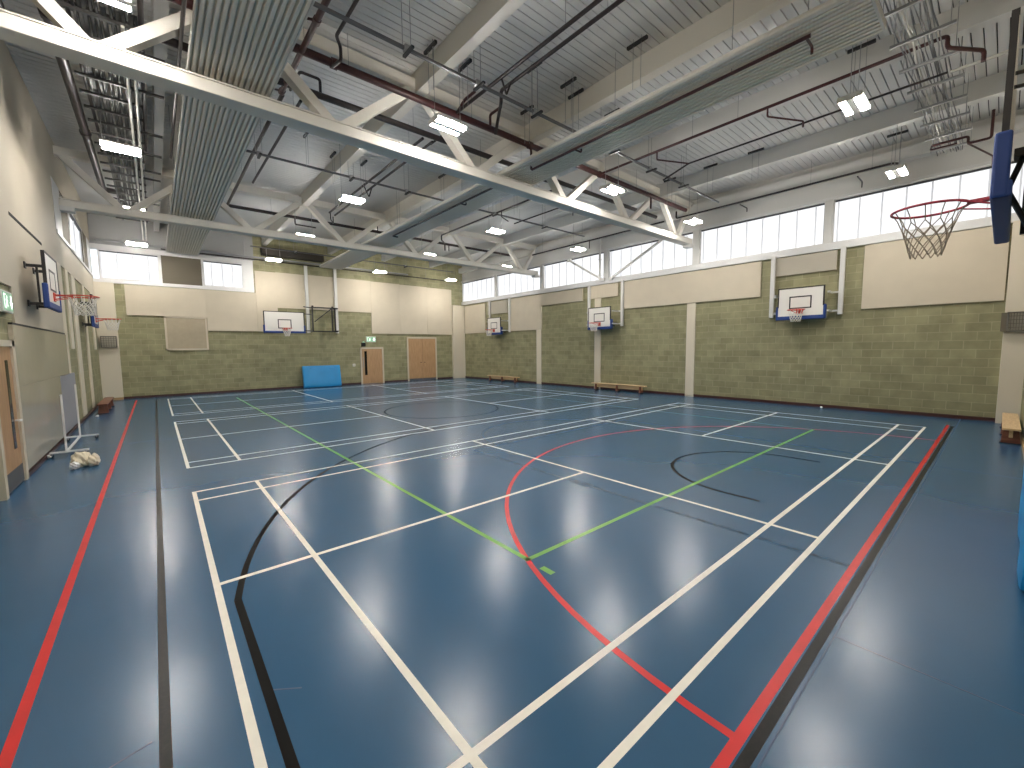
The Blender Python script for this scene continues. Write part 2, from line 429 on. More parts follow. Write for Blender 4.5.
MB().box(XL, XL+0.04, 13.6, 16.0, 0.1, 1.42, 0.004).build('grey_board', M['grey_board'], wl)
m = MB()
for (y0, y1, z0, z1) in ((15.0, 15.5, 1.43, 4.15), (16.15, 16.6, 2.05, 4.15), (17.2, 17.9, 0.1, 4.15), (19.6, 20.1, 0.1, 4.15), (21.9, 22.5, 2.05, 4.15)):
    m.box(XL, XL+0.035, y0, y1, z0, z1, 0.004)
m.build('cream_strip', M['strip'], wl)
m = MB(); m.box(XL-0.25, XL+0.04, 15.35, 16.4, 4.95, 6.25); m.box(XL-0.25, XL+0.02, 18.0, 18.3, 4.95, 6.25)
m.box(XL-0.25, XL+0.02, 22.5, 23.3, 4.95, 6.25); m.box(XL, XL+0.06, 15.35, YF, 4.9, 4.99)
m.build('window_post', M['frame'], wl)
m = MB(); m.box(XL-0.2, XL+0.01, 16.4, 18.0, 4.95, 6.25); m.box(XL-0.2, XL+0.01, 21.2, 22.5, 4.95, 6.25)
m.build('infill_panel', M['brown'], wl)
window_y(9, XL, 18.1, 21.3, 4.97, 6.25, -1, 1.5)

# near wall (behind the camera)
wn = struct(MB().box(XL-0.3, XR+0.3, YN-0.3, YN, 0, ZC+0.05).build('wall_near', M['block_x']))
MB().box(XL, XR, YN, YN+0.03, 2.95, 7.0).build('plaster', M['cream'], wn)

# skirtings
struct(MB().box(XR-0.03, XR, 0.02, YF, 0, 0.10).build('baseboard_right', M['skirt']))
struct(MB().box(XL, XR, YF-0.03, YF, 0, 0.10).build('baseboard_far', M['skirt']))
struct(MB().box(XL, XL+0.06, 9.80, YF-0.2, 0, 0.07).build('baseboard_left', M['skirt']))
struct(MB().box(0, 15.2, YN, YN+0.02, 0, 0.10).build('baseboard_near', M['skirt_wood']))
# wall posts (painted strips up the window wall) and corner piers
k = 1
for (y0, y1, z1) in ((7.68, 8.02, 3.6), (12.13, 12.48, 4.4), (16.05, 16.40, 2.92)):
    struct(MB().box(XR-0.05, XR, y0, y1, 0, z1, 0.004).build('trim_%d' % k, M['strip'])); k += 1
struct(MB().box(15.24, XR, YN, 0.03, 0, 4.8, 0.006).build('trim_4', M['strip']))
struct(MB().box(14.6, XR, YF-0.2, YF, 0, 4.75, 0.006).build('trim_5', M['strip']))
struct(MB().box(XL, -1.36, YF-0.16, YF, 0.08, 4.72, 0.006).build('trim_6', M['strip']))
MB().box(XL, -1.36, YF-0.17, YF, 0, 0.1).build('baseboard', M['skirt_wood'], bpy.data.objects['trim_6'])

# doors
def door(n, x0, x1, h, leaves, frame_w=0.09):
    y = YF
    fr = MB(); fr.box(x0, x0+frame_w, y-0.06, y, 0, h); fr.box(x1-frame_w, x1, y-0.06, y, 0, h); fr.box(x0, x1, y-0.06, y, h-frame_w, h)
    o = struct(fr.build('door_%d' % n, M['panel']))
    a, b = x0+frame_w, x1-frame_w; w = (b-a)/leaves
    for i in range(leaves):
        l = MB().box(a+i*w+0.006, a+(i+1)*w-0.006, y-0.045, y-0.005, 0.01, h-frame_w-0.006, 0.003).build('door_leaf', M['oak'], o)
        if leaves == 1:
            MB().box(a+0.14, a+0.28, y-0.05, y-0.04, 0.5, 1.85).build('vision_panel', M['glassdark'], l)
            MB().tube([(a+0.06, y-0.045, 0.95), (a+0.06, y-0.09, 0.95), (a+0.06, y-0.09, 1.5), (a+0.06, y-0.045, 1.5)], 0.012, 8).build('pull_handle', M['galv'], l)
        else:
            s = a+w-0.09 if i == 0 else a+w+0.09
            MB().tube([(s, y-0.045, 1.12), (s, y-0.09, 1.12), (s+(0.09 if i else -0.09), y-0.09, 1.12)], 0.012, 8).build('lever_handle', M['blackmetal'], l)
            MB().box(a+i*w+0.01, a+(i+1)*w-0.01, y-0.05, y-0.044, 0.01, 0.14).build('kick_plate', M['darkgalv'], l)
    return o
door(1, 8.52, 9.88, 2.07, 1)
door(2, 11.38, 13.42, 2.68, 2)
# left wall door at the picture's edge
fr = MB(); fr.box(XL, XL+0.07, 9.66, 9.80, 0, 2.14); fr.box(XL, XL+0.07, 8.5, 8.62, 0, 2.14); fr.box(XL, XL+0.07, 8.5, 9.80, 2.05, 2.14)
d3 = struct(fr.build('door_3', M['panel']))
l = MB().box(XL, XL+0.04, 8.62, 9.66, 0.01, 2.05, 0.003).build('door_leaf', M['oak'], d3)
MB().box(XL+0.035, XL+0.045, 9.30, 9.44, 0.55, 1.85).build('vision_panel', M['glassdark'], l)
MB().tube([(XL+0.04, 9.52, 0.95), (XL+0.1, 9.52, 0.95), (XL+0.1, 9.40, 0.95)], 0.012, 8).build('lever_handle', M['whitemetal'], l)
MB().box(XL+0.035, XL+0.047, 8.65, 9.64, 0.02, 0.28).build('kick_plate', M['darkgalv'], l)

# ------------------------------------------------------------------ acoustic panels
def panel(label, boxes, base, m='panel', cat='wall panel'):
    b = MB()
    for bb in boxes: b.box(*bb, 0.003)
    return single('acoustic_panel', b, M[m], base, label, cat, 'cream acoustic wall panels')
x0, x1 = XR-0.06, XR
panel('cream wall panel beside the near hoop, at the right end of window wall', [(x0, x1, 0.06, 2.76, 2.98, 4.79)], (XR, 1.4, 2.98))
panel('long cream wall panel between the first and second window wall hoops', [(x0, x1, 5.46, 11.05, 3.60, 4.77)], (XR, 8.2, 3.6))
panel('short pale panel above the window wall hoop nearest the camera', [(x0, x1, 3.40, 5.03, 4.20, 4.78)], (XR, 4.2, 4.2), 'panel_grey')
panel('short cream panel above the middle window wall hoop', [(x0, x1, 11.2, 12.9, 4.2, 4.78)], (XR, 12, 4.2))
panel('stepped cream panel between the middle and farthest window wall hoops', [(x0, x1, 16.0, 18.6, 2.92, 4.76), (x0, x1, 13.2, 16.0, 4.16, 4.76)], (XR, 16, 2.9))
panel('short cream panel above the farthest window wall hoop', [(x0, x1, 18.85, 20.7, 4.0, 4.74)], (XR, 19.7, 4.0), 'panel_grey')
panel('cream panel on window wall beside the far corner pier', [(x0, x1, 20.95, 23.2, 2.92, 4.70)], (XR, 22, 2.9))
y0, y1 = YF-0.06, YF
panel('cream far wall panel stepping down beneath the two windows', [(-1.05, 1.63, y0, y1, 3.46, 4.70), (1.63, 3.6, y0, y1, 2.87, 4.70)], (1.2, YF, 2.9))
panel('large cream far wall panel behind the white backboard', [(3.604, 4.5, y0, y1, 2.87, 5.76), (4.5, 5.813, y0, y1, 4.05, 5.78)], (4.7, YF, 2.9))
panel('cream far wall panel between the two posts of the folding hoop', [(5.817, 7.373, y0, y1, 4.05, 5.80)], (6.6, YF, 4.0))
panel('cream far wall panel right of the folding hoop above green blocks', [(7.377, 9.243, y0, y1, 4.02, 5.80)], (8.3, YF, 4.0))
panel('cream far wall panel above the single door', [(9.247, 11.008, y0, y1, 2.85, 5.78)], (10.1, YF, 2.85))
panel('cream far wall panel above the double doors', [(11.012, 12.808, y0, y1, 2.85, 5.76)], (11.9, YF, 2.85))
panel('cream far wall panel next to the far right corner pier', [(12.812, 14.6, y0, y1, 2.85, 5.74)], (13.7, YF, 2.85))
nb = empty('pinboard', 'square beige pinboard with cream frame on far wall under the windows', 'notice board')
MB().box(0.18, 1.56, YF-0.035, YF-0.005, 2.06, 3.42).build('felt', M['note'], nb)
f = MB()
for bb in ((0.12, 1.62, 3.40, 3.47), (0.12, 1.62, 2.0, 2.07), (0.12, 0.19, 2.0, 3.47), (1.55, 1.62, 2.0, 3.47)): f.box(bb[0], bb[1], YF-0.05, YF, bb[2], bb[3])
f.build('frame', M['panel'], nb); rebase(nb, (0.87, YF, 2.0))

# ------------------------------------------------------------------ roof steel
TOPX = [-1.95, 0.93, 4.05, 7.1, 10.08, 13.15, 15.4]; BOTX = [-0.62, 2.44, 5.44, 8.42, 11.38, 14.4]
def truss(y, label):
    t = empty('roof_truss', label, 'roof truss', 'white steel roof trusses')
    b = MB(); b.box(XL+0.02, 15.42, y, y+0.33, 5.765, 5.945, 0.012); b.box(XL+0.02, 15.42, y-0.006, y+0.33, 5.95, 5.972)
    b.build('bottom_chord', M['steel'], t)
    b = MB(); b.box(XL, 15.45, y, y+0.22, 7.06, 7.28, 0.012); b.build('top_chord', M['steel'], t)
    for i, bx_ in enumerate(BOTX):
        for tx in (TOPX[i], TOPX[i+1]):
            s = 1 if tx > bx_ else -1
            w = 0.19 if i < 4 else 0.14
            MB().bar((bx_+0.07*s, y+0.11, 5.9), (tx-0.1*s, y+0.11, 7.12), 0.16, w, (0, 1, 0)).build('diagonal', M['steel'], t)
    for tx in TOPX[1:-1]:
        MB().box(tx-0.16, tx+0.16, y+0.02, y+0.2, 6.98, 7.08).build('gusset', M['steel'], t)
    for xx in (XL, XR-0.32): 
        MB().box(xx, xx+0.32, y-0.02, y+0.26, 5.66, 5.78).build('bearing', M['steel_w'], t)
    return rebase(t, (6.7, y+0.12, 5.7))
truss(7.85, 'white steel lattice roof truss nearest the camera, crossing the picture top')
truss(16.2, 'white steel lattice roof truss farther back, across the hall')
b = MB().box(0.03, 0.20, YN, YF, 7.0, 7.4)
single('roof_beam', b, M['steel_w'], (0.1, 11, 7.0), 'white roof beam between the cable tray and the left radiant panel', 'roof beam', 'roof beams along the hall')
names = ['hidden above the left radiant panel', 'next right of the left radiant panel', 'just left of the right radiant panel', 'just right of the right radiant panel', 'nearest the window wall']
for x, nm in zip((0.93, 4.07, 7.12, 10.08, 13.16), names):
    b = MB(); b.box(x-0.10, x+0.10, YN, YF, 7.0, 7.4)
    single('roof_beam', b, M['steel'] if x < 9 else M['steel_w'], (x, 11, 7.0), 'long white roof beam along the hall, ' + nm, 'roof beam', 'roof beams along the hall')
b = MB(); b.box(15.22, 15.5, YN, YF, 6.86, 7.16)
single('edge_beam', b, M['steel_w'], (15.1, 11, 6.6), 'pale grey steel edge beam above the long row of windows', 'roof beam')
single('ceiling_box', MB().box(3.9, 6.7, 23.1, 23.44, 6.5, 6.86, 0.01), M['brown_dark'], (5.3, 23.3, 6.5), 'dark brown boxed duct under the roof near the far wall', 'section')  # plain dark brown box beneath the deck
struct(MB().box(XL, 3.6, YF-0.03, YF, 6.22, ZC).build('trim_11', M['grey_wall']))
# wall bracing at the windows
for p0, p1, lab in (((15.33, 13.95, 6.15), (15.33, 11.95, 4.98), 'white diagonal wall brace left of the post over the middle hoop'),
                    ((15.33, 8.9, 6.25), (15.33, 11.5, 4.98), 'white diagonal wall brace right of the post over the middle hoop')):
    b = MB().bar(p0, p1, 0.07, 0.09); b.box(15.3, 15.4, p0[1]-0.1, p0[1]+0.1, p0[2]-0.06, p0[2]+0.06); b.box(15.3, 15.4, p1[1]-0.1, p1[1]+0.1, p1[2]-0.06, p1[2]+0.06)
    single('wall_brace', b, M['steel_w'], p1, lab, 'brace')
dp = MB().tube([(15.38, 12.14, 4.98), (15.38, 12.14, 6.98)], 0.045, 10)
for z in (5.2, 5.9, 6.6): dp.box(15.32, 15.5, 12.08, 12.2, z, z+0.03)
single('rainwater_pipe', dp, M['steel_w'], (15.38, 12.14, 4.98), 'white vertical pipe beside the window post over the middle hoop', 'pipe', None, True)

# ------------------------------------------------------------------ radiant heating panels
def radiant(x0, x1, y0, y1, z, n, label, lip):
    t = empty('radiant_panel', label, 'radiant heater', 'ribbed radiant ceiling panels')
    w = (x1-x0)/n; pts = []
    for i in range(n):
        a = x0+i*w
        pts += [(a, z+0.06), (a+w*0.28, z+0.06), (a+w*0.38, z), (a+w*0.90, z)]
    pts.append((x1, z+0.06)); pts += [(x1, z+0.075), (x0, z+0.075)]
    MB().prism(pts, 'Y', y0, y1).build('ribbed_sheet', M['rad'], t)
    if lip: MB().tube([(x0-0.01, y0, z+0.05), (x0-0.01, y1, z+0.05)], 0.045, 10).build('header_tube', M['steel'], t)
    e = MB(); e.box(x0-0.02, x0, y0, y1, z, z+0.11); e.box(x1, x1+0.02, y0, y1, z, z+0.11)
    e.box(x0, x1, y0-0.03, y0, z, z+0.1); e.box(x0, x1, y1, y1+0.03, z, z+0.1)
    e.build('edge_channel', M['steel_w'], t)
    yy = y0+0.6
    while yy < y1:
        for xx in (x0+0.05, x1-0.05): MB().tube([(xx, yy, z+0.07), (xx, yy, ZC)], 0.006, 5).build('hanger_rod', M['galv'], t)
        yy += 4.0
    return rebase(t, ((x0+x1)/2, (y0+y1)/2, z))
radiant(0.37, 1.42, 2.0, 23.0, 6.1, 14, 'long ribbed radiant heating panel under the roof, on the left', False)
radiant(6.36, 7.36, 1.29, 22.6, 6.1, 12, 'long finely ribbed radiant heating panel under the roof, on the right', True)

# ------------------------------------------------------------------ lights
def make_light():
    t = empty('ceiling_light', 'x', 'ceiling light', 'suspended twin strip lights')
    b = MB(); b.box(-0.31, 0.31, -0.17, 0.17, 0.05, 0.09, 0.01); b.box(-0.31, -0.295, -0.17, 0.17, 0.0, 0.06); b.box(0.295, 0.31, -0.17, 0.17, 0.0, 0.06); b.box(-0.3, 0.3, -0.05, 0.05, 0.0, 0.05)
    b.build('housing', M['lampbody'], t)
    for s in (-1, 1):
        MB().box(-0.29, 0.29, s*0.11-0.042, s*0.11+0.042, -0.005, 0.05, 0.016).build('diffuser', M['tube'], t, True)
        MB().box(-0.26, 0.26, s*0.11-0.035, s*0.11+0.035, 0.088, 0.094).build('added_glow_strip', M['added_upglow'], t)  # glowing strip added on the housing top to light the ceiling
        MB().tube([(s*0.27, 0, 0.1), (s*0.27, 0, 1.4)], 0.006, 5).build('hanger_wire', M['galv'], t)
    return t
lt = make_light()
rows = [(1.9, 'row nearest the camera'), (6.85, 'row just before the near truss'), (11.75, 'row midway between the two trusses'), (16.5, 'row beside the far truss'), (21.6, 'row nearest the far wall')]
cols = [(-0.53, 'over the left side line'), (4.07, 'left of the hall centre'), (9.03, 'right of the hall centre'), (13.4, 'near the window wall')]
first = True
for y, rn in rows:
    for x, cn in cols:
        lab = 'lit strip light %s, %s' % (cn, rn)
        if first: lt.location = (x, y, 5.99); lt['label'] = lab; first = False
        else: dup(lt, (x, y, 5.99), 0, lab)

# ------------------------------------------------------------------ pipes
def elbow(pts, r, n=4):
    pts = [Vector(p) for p in pts]; out = [pts[0]]
    for a, b, c in zip(pts, pts[1:], pts[2:]):
        u = (a-b); v = (c-b); k = min(r, u.length*0.45, v.length*0.45); u.normalize(); v.normalize()
        for i in range(n+1):
            t = i/n; out.append((b+u*k)*(1-t)**2 + b*2*t*(1-t) + (b+v*k)*t*t)
    out.append(pts[-1]); return out
def pipe(label, paths, r, m='redpipe', rods=(), collars=(), cat='pipe', name='sprinkler_pipe'):
    t = empty(name, label, cat)
    for i, p in enumerate(paths):
        rr = r if i == 0 else max(0.018, r*0.42)
        MB().tube(elbow(p, rr*2.0), rr, 10).build('pipe_run' if i == 0 else 'branch', M[m], t, True)
    for c in collars:
        d = (Vector(paths[0][1])-Vector(paths[0][0])).normalized(); c = Vector(c)
        MB().tube([c-d*0.05, c+d*0.05], r*1.28, 10).build('coupling', M[m], t, True)
    if not rods:
        q = max(paths[0], key=lambda p: p[2]); a_, b_ = Vector(paths[0][0]), Vector(paths[0][1]); rods = [tuple(a_.lerp(b_, f)) for f in (0.1, 0.9)]
    for p in rods:
        MB().tube([(p[0], p[1], p[2]+r), (p[0], p[1], ZC)], 0.005, 5).build('hanger_rod', M['galv'], t)
    return rebase(t, paths[0][0])
pipe('thick dark red main pipe across the hall, on the near side of the near truss',
     [[(-1.9, 7.68, 6.8), (14.5, 7.68, 6.8)],
      [(4.8, 7.68, 6.8), (4.8, 7.35, 6.95), (4.8, 7.0, 6.95)],
      [(5.7, 7.68, 6.8), (5.7, 7.68, 7.1), (5.7, 7.3, 7.1)],
      [(9.9, 7.6, 6.8), (9.9, 7.6, 6.72), (12.1, 7.6, 6.72), (12.1, 7.6, 6.35)]], 0.068,
     rods=[(x, 7.68, 6.8) for x in (0.2, 2.6, 5.2, 8.6, 11.4, 13.8)], collars=[(x, 7.68, 6.8) for x in (1.4, 2.35, 6.9, 9.6)])
pipe('thick dark red main pipe across the hall, just behind the near truss',
     [[(-1.9, 8.78, 6.8), (14.4, 8.78, 6.8)], [(2.45, 8.78, 6.8), (2.45, 8.78, 7.1), (2.1, 8.78, 7.1), (2.1, 9.5, 7.1)],
      [(5.3, 8.78, 6.8), (5.3, 8.78, 7.05), (5.3, 9.6, 7.05)], [(8.0, 8.7, 6.8), (8.0, 8.7, 6.65), (8.7, 8.7, 6.65)]], 0.062, 'blackpipe', rods=[(x, 8.78, 6.8) for x in (1.9, 4.4, 7.6, 10.6)])
pipe('thick dark red main pipe across the hall, just behind the far truss',
     [[(1.9, 16.95, 6.75), (14.4, 16.95, 6.75)], [(3.9, 16.95, 6.75), (3.9, 16.95, 6.5), (4.6, 16.95, 6.5)],
      [(7.0, 16.95, 6.75), (7.0, 16.95, 7.0), (7.0, 17.8, 7.0)], [(10.4, 16.95, 6.75), (10.4, 16.95, 6.45)]], 0.055, 'blackpipe')
pipe('dark red pipe running away from top edge beside the left radiant panel', [[(1.84, YN+0.05, 6.78), (1.84, 9.1, 6.78)], [(1.84, 6.85, 6.78), (1.5, 6.95, 6.78), (1.5, 6.95, 6.95)], [(1.84, 9.05, 6.78), (1.6, 9.05, 6.78), (1.6, 9.05, 7.0)]], 0.045,
     rods=[(1.84, 5, 6.78), (1.84, 7.5, 6.78)], collars=[(1.84, 6.85, 6.78), (1.84, 9.05, 6.78)])
pipe('thin black pipe leading away from the top edge to the near main pipe', [[(2.17, YN+0.05, 6.8), (2.17, 7.0, 6.8), (2.3, 7.2, 6.8), (2.3, 7.2, 6.6), (2.3, 7.6, 6.7)]], 0.026, 'blackpipe')
pipe('black pipe between the trusses beside the left radiant panel', [[(1.88, 9.2, 6.8), (1.88, 17.4, 6.8), (1.4, 17.4, 6.8)]], 0.04, 'blackpipe', rods=[(1.88, 11, 6.8), (1.88, 14, 6.8)])
pipe('shorter black pipe between the trusses, second from the left radiant panel', [[(2.2, 9.2, 6.8), (2.2, 14.4, 6.8)]], 0.03, 'blackpipe')
pipe('black pipe in the upper centre, the left of a parallel pair', [[(4.77, YN+0.05, 6.8), (4.77, 7.6, 6.8)], [(4.77, 6.15, 6.8), (4.89, 6.15, 6.55), (5.0, 6.15, 6.8)]], 0.032, 'blackpipe', rods=[(4.77, 4.6, 6.8)])
pipe('black pipe in the upper centre, the right of a parallel pair', [[(5.01, YN+0.05, 6.8), (5.01, 6.45, 6.8), (5.01, 6.45, 6.6), (5.3, 6.9, 6.6), (5.3, 7.0, 6.3)]], 0.032, 'blackpipe', rods=[(5.01, 4.0, 6.8)])
pipe('black pipe between the trusses, left one of the centre pair', [[(4.75, 9.0, 6.8), (4.75, 15.8, 6.8)], [(4.75, 12.6, 6.8), (4.9, 12.6, 6.5), (5.0, 12.6, 6.8)], [(4.75, 15.7, 6.8), (4.75, 15.7, 6.55), (5.0, 16.2, 6.55), (5.0, 16.2, 6.8)]], 0.032, 'blackpipe')
pipe('black pipe between the trusses, right one of the centre pair', [[(5.0, 9.0, 6.8), (5.0, 16.0, 6.8)]], 0.03, 'blackpipe', rods=[(5.0, 10.5, 6.8)])
pipe('dark red pipe along the left edge of the right radiant panel', [[(6.58, 1.9, 6.08-0.05), (6.58, 7.3, 6.03), (6.58, 7.3, 6.5), (6.2, 7.5, 6.7)], [(6.58, 1.95, 6.03), (6.85, 1.95, 6.03), (6.85, 1.95, 5.94)], [(6.58, 6.0, 6.03), (6.8, 6.0, 6.03), (6.8, 6.0, 6.1)]], 0.026, rods=[(6.58, 2.9, 6.03), (6.58, 5, 6.03)])
pipe('dark pipe under the right radiant panel beyond the near truss', [[(6.55, 8.6, 6.03), (6.55, 14.6, 6.03), (6.75, 14.6, 6.03)], [(6.55, 10.2, 6.03), (6.75, 10.2, 6.03), (6.75, 10.2, 6.12)]], 0.026, 'blackpipe')
pipe('dark red pipe right of the right radiant panel with a stepped end', [[(9.57, 7.6, 6.8), (9.57, 0.86, 6.8), (9.57, 0.86, 6.62), (10.12, 0.48, 6.62), (10.12, 0.48, 6.45)], [(9.57, 3.42, 6.8), (9.57, 3.42, 6.62), (10.35, 3.0, 6.62), (10.35, 3.0, 6.5)],
     [(9.57, 5.9, 6.8), (9.57, 5.9, 6.6), (10.4, 5.5, 6.6)]], 0.03, 'redpipe', rods=[(9.57, 5.0, 6.8), (9.57, 4.0, 6.8)])
pipe('thin black pipe over the lights right of the right radiant panel', [[(10.4, 6.2, 6.4), (10.4, 5.5, 6.6), (10.4, 0.9, 6.6)]], 0.02, 'blackpipe')
pipe('pale thin conduit beyond the cable tray at the top right', [[(10.42, 0.88, 6.6), (10.42, -0.3, 6.6)]], 0.026, 'conduit', name='conduit')
pipe('dark pipe on the fascia above the near windows', [[(14.82, 8.2, 6.95), (14.82, 8.2, 6.7), (14.82, 2.2, 6.7), (14.95, 2.1, 6.7)], [(14.82, 5.96, 6.62), (15.4, 5.96, 6.62), (15.4, 5.96, 6.50)], [(14.82, 2.9, 6.58), (15.4, 2.9, 6.58), (15.4, 2.9, 6.42)]], 0.03, 'blackpipe', rods=[(14.82, 4, 6.7), (14.82, 2.6, 6.7)])
pipe('dark pipe on the fascia above the windows beyond the near truss', [[(14.82, 8.7, 6.7), (14.82, 16.0, 6.7)], [(14.82, 12.3, 6.7), (14.82, 12.3, 6.35)]], 0.03, 'blackpipe')
pipe('dark pipe along the ceiling between the trusses, right of the right radiant panel', [[(9.2, 9.1, 6.7), (9.2, 15.6, 6.7), (9.2, 15.6, 6.5), (9.6, 16.0, 6.5), (9.6, 16.0, 6.2)], [(9.2, 11.6, 6.7), (9.2, 11.6, 6.5), (9.5, 11.6, 6.4)]], 0.03, 'blackpipe')
pipe('dark pipe along the ceiling between the trusses, nearer the windows', [[(10.3, 9.1, 6.6), (10.3, 12.2, 6.6)], [(10.3, 9.3, 6.6), (10.3, 9.3, 6.2)]], 0.022, 'blackpipe')
pipe('dark pipes stepping down at the top right above the blue hoop padding', [[(13.2, 1.3, 6.35), (13.2, 0.75, 6.35), (13.2, 0.75, 6.2), (13.2, 0.42, 6.2), (13.2, 0.42, 6.75)], [(13.2, 0.75, 6.2), (14.2, 0.4, 6.1), (14.2, 0.4, 5.9)], [(13.2, 1.3, 6.35), (13.0, 1.3, 6.2), (13.0, 0.9, 6.2)]], 0.026, 'redpipe')
pipe('thick dark red pipe along the left side of the ceiling', [[(-1.12, YN+0.05, 6.7), (-1.12, 17.4, 6.7), (-0.7, 17.4, 6.7)]], 0.075, 'blackpipe', collars=[(-1.12, 13.2, 6.7), (-1.12, 9.0, 6.7)])
pipe('thin dark pipe next to the thick pipe on the left ceiling', [[(-0.9, YN+0.05, 6.7), (-0.9, 13.6, 6.7), (-0.9, 13.6, 6.5)]], 0.026, 'blackpipe')
pipe('thin black pipe hugging the left edge of the left radiant panel', [[(0.30, 6.5, 6.5), (0.30, 13.0, 6.5)]], 0.026, 'blackpipe')
pipe('black pipe between the cable tray and the left radiant panel', [[(-0.13, YN+0.05, 6.68), (-0.13, 13.4, 6.68)]], 0.034, 'blackpipe')
pipe('pale conduit on the left ceiling, left of a pair', [[(-0.335, 8.2, 6.45), (-0.335, 22.8, 6.45)]], 0.022, 'conduit', name='conduit')
pipe('pale conduit on the left ceiling, right of a pair', [[(-0.235, 8.2, 6.45), (-0.235, 22.8, 6.45)]], 0.022, 'conduit', name='conduit')
pipe('black elbow pipe at the top left above the left wall', [[(-1.85, 7.2, 6.45), (-1.85, 9.15, 6.45), (-1.62, 9.35, 6.45), (-1.62, 9.35, 6.75), (-1.62, 9.0, 6.75)]], 0.055, 'blackpipe')
pipe('grey pipe across the far wall above the panels', [[(-1.8, 23.3, 6.36), (11.5, 23.3, 6.36)], [(3.2, 23.3, 6.36), (3.2, 23.3, 7.0)]], 0.045, 'galv')
pipe('thin black pipe across the far wall above the panels', [[(0.2, 23.2, 6.24), (14.0, 23.2, 6.24)]], 0.025, 'blackpipe')

# grey lighting trunking across the hall
def trunk(y, z, x0, x1, label, hx):
    t = empty('light_trunking', label, 'cable trunking', 'grey lighting trunking')
    b = MB(); b.box(x0, x1, y-0.022, y+0.022, z-0.022, z+0.022); b.build('channel', M['darkgalv'], t)
    for x in hx:
        MB().box(x-0.05, x+0.05, y-0.045, y+0.045, z-0.05, z+0.05, 0.01).build('clamp', M['galv'], t)
        for dx in (-0.07, 0.07): MB().tube([(x+dx, y, z), (x+dx, y, ZC)], 0.006, 5).build('hanger_rod', M['galv'], t)
        MB().box(x-0.025, x+0.025, y-0.2, y+0.1, z-0.08, z-0.045).build('junction_box', M['blackmetal'], t)
    return rebase(t, (x0, y, z))
trunk(6.3, 6.6, 1.5, 14.0, 'grey lighting trunking across the hall before the near truss', (3.0, 4.35, 5.75, 8.3, 9.9, 11.6))
trunk(11.74, 6.6, 1.45, 13.8, 'grey lighting trunking across the hall between the trusses', (1.9, 4.07, 5.7, 9.0, 11.4))
trunk(21.6, 6.5, 3.2, 13.6, 'grey lighting trunking across the hall near the far wall', (5.0, 8.0, 10.5))
# small hanger rails under the deck
hr = [(6.55, 4.52), (5.58, 6.14), (6.45, 6.05), (6.85, 6.2), (8.05, 6.15), (3.8, 6.95), (4.54, 6.95), (6.46, 7.3), (9.75, 1.98), (12.7, 4.76), (12.7, 6.0), (12.7, 7.3), (14.5, 2.08), (2.93, 11.56), (3.8, 12.3), (4.65, 12.27), (6.86, 11.63), (9.5, 11.2)]
where = ['left of the third beam, nearest the camera', 'touching the right pipe of the upper pair', 'first of the two by the third beam', 'second of the two by the third beam', 'between the third beam and the right radiant panel',
         'left of the second beam by the near truss', 'right of the second beam by the near truss', 'where the third beam meets the near truss', 'above the big lamp at upper right', 'left of the fourth wide beam, nearest the camera', 'left of the fourth wide beam, midway',
         'left of the fourth wide beam by the near truss', 'above the lamp nearest the windows', 'beyond the near truss beside the left panel pipes', 'beyond the near truss left of the second beam', 'beyond the near truss right of the second beam', 'beyond the near truss under the third beam', 'beyond the near truss right of the right panel']
def hanger(x, y, z):
    t = empty('hanger_rail', 'x', 'hanger rail', 'hanger rails under the roof deck')
    MB().box(-0.025, 0.025, -0.20, 0.20, -0.025, 0.025).build('rail', M['blackmetal'], t)
    for dy in (-0.08, 0.08): MB().tube([(0, dy, -0.75), (0, dy, ZC-7.3)], 0.005, 5).build('hanger_rod', M['galv'], t)
    return t
h0 = hanger(0, 0, 0)
for i, ((x, y), wn_) in enumerate(zip(hr, where)):
    lab = 'short black hanger rail, ' + wn_
    if i == 0: h0.location = (x, y, 7.3); h0['label'] = lab
    else: dup(h0, (x, y, 7.3), 0, lab)

# cable trays
t = empty('cable_tray', 'cable tray with dark cables along the left of the ceiling', 'cable tray')
b = MB(); b.box(-0.84, -0.81, 8.2, 20.5, 6.6, 6.66); b.box(-0.20, -0.17, 8.2, 20.5, 6.6, 6.66)
b.build('side_rail', M['blackmetal'], t)
yy = 8.4
while yy < 20.4:
    MB().box(-1.0, 0.15 if random.random() < 0.3 else -0.16, yy, yy+0.05, 6.57, 6.61).build('rung', M['cable'], t); yy += 0.62
for i in range(9):
    x = -0.78+i*0.067; pts = [(x+random.uniform(-0.02, 0.02), 8.2+j*0.9, 6.64+random.uniform(0, 0.03)) for j in range(14)]
    MB().tube(pts, random.choice((0.02, 0.028, 0.034)), 6).build('cable', M['cable'], t)
rebase(t, (-0.5, 14, 6.6))
t = empty('cable_tray', 'open wire cable tray with hanging cross rails across top right', 'cable tray')
x = 7.0
while x < 15.2:
    MB().box(x, x+0.05, 0.72, 1.45, 6.60, 6.64).build('cross_rail', M['galv'], t)
    for yy in (0.78, 1.4): MB().tube([(x+0.025, yy, 6.62), (x+0.025, yy, ZC)], 0.006, 5).build('hanger_rod', M['galv'], t)
    x += 0.93
for i in range(11):
    y = 0.92+i*0.043; pts = [(6.0+j*0.5, y+random.uniform(-0.02, 0.02), 6.66+random.uniform(-0.015, 0.03)) for j in range(19)]
    MB().tube(pts, random.choice((0.007, 0.010, 0.016)), 6).build('cable', M[random.choice(('galv', 'darkgalv', 'conduit', 'darkgalv'))], t)
rebase(t, (11, 1.1, 6.6))

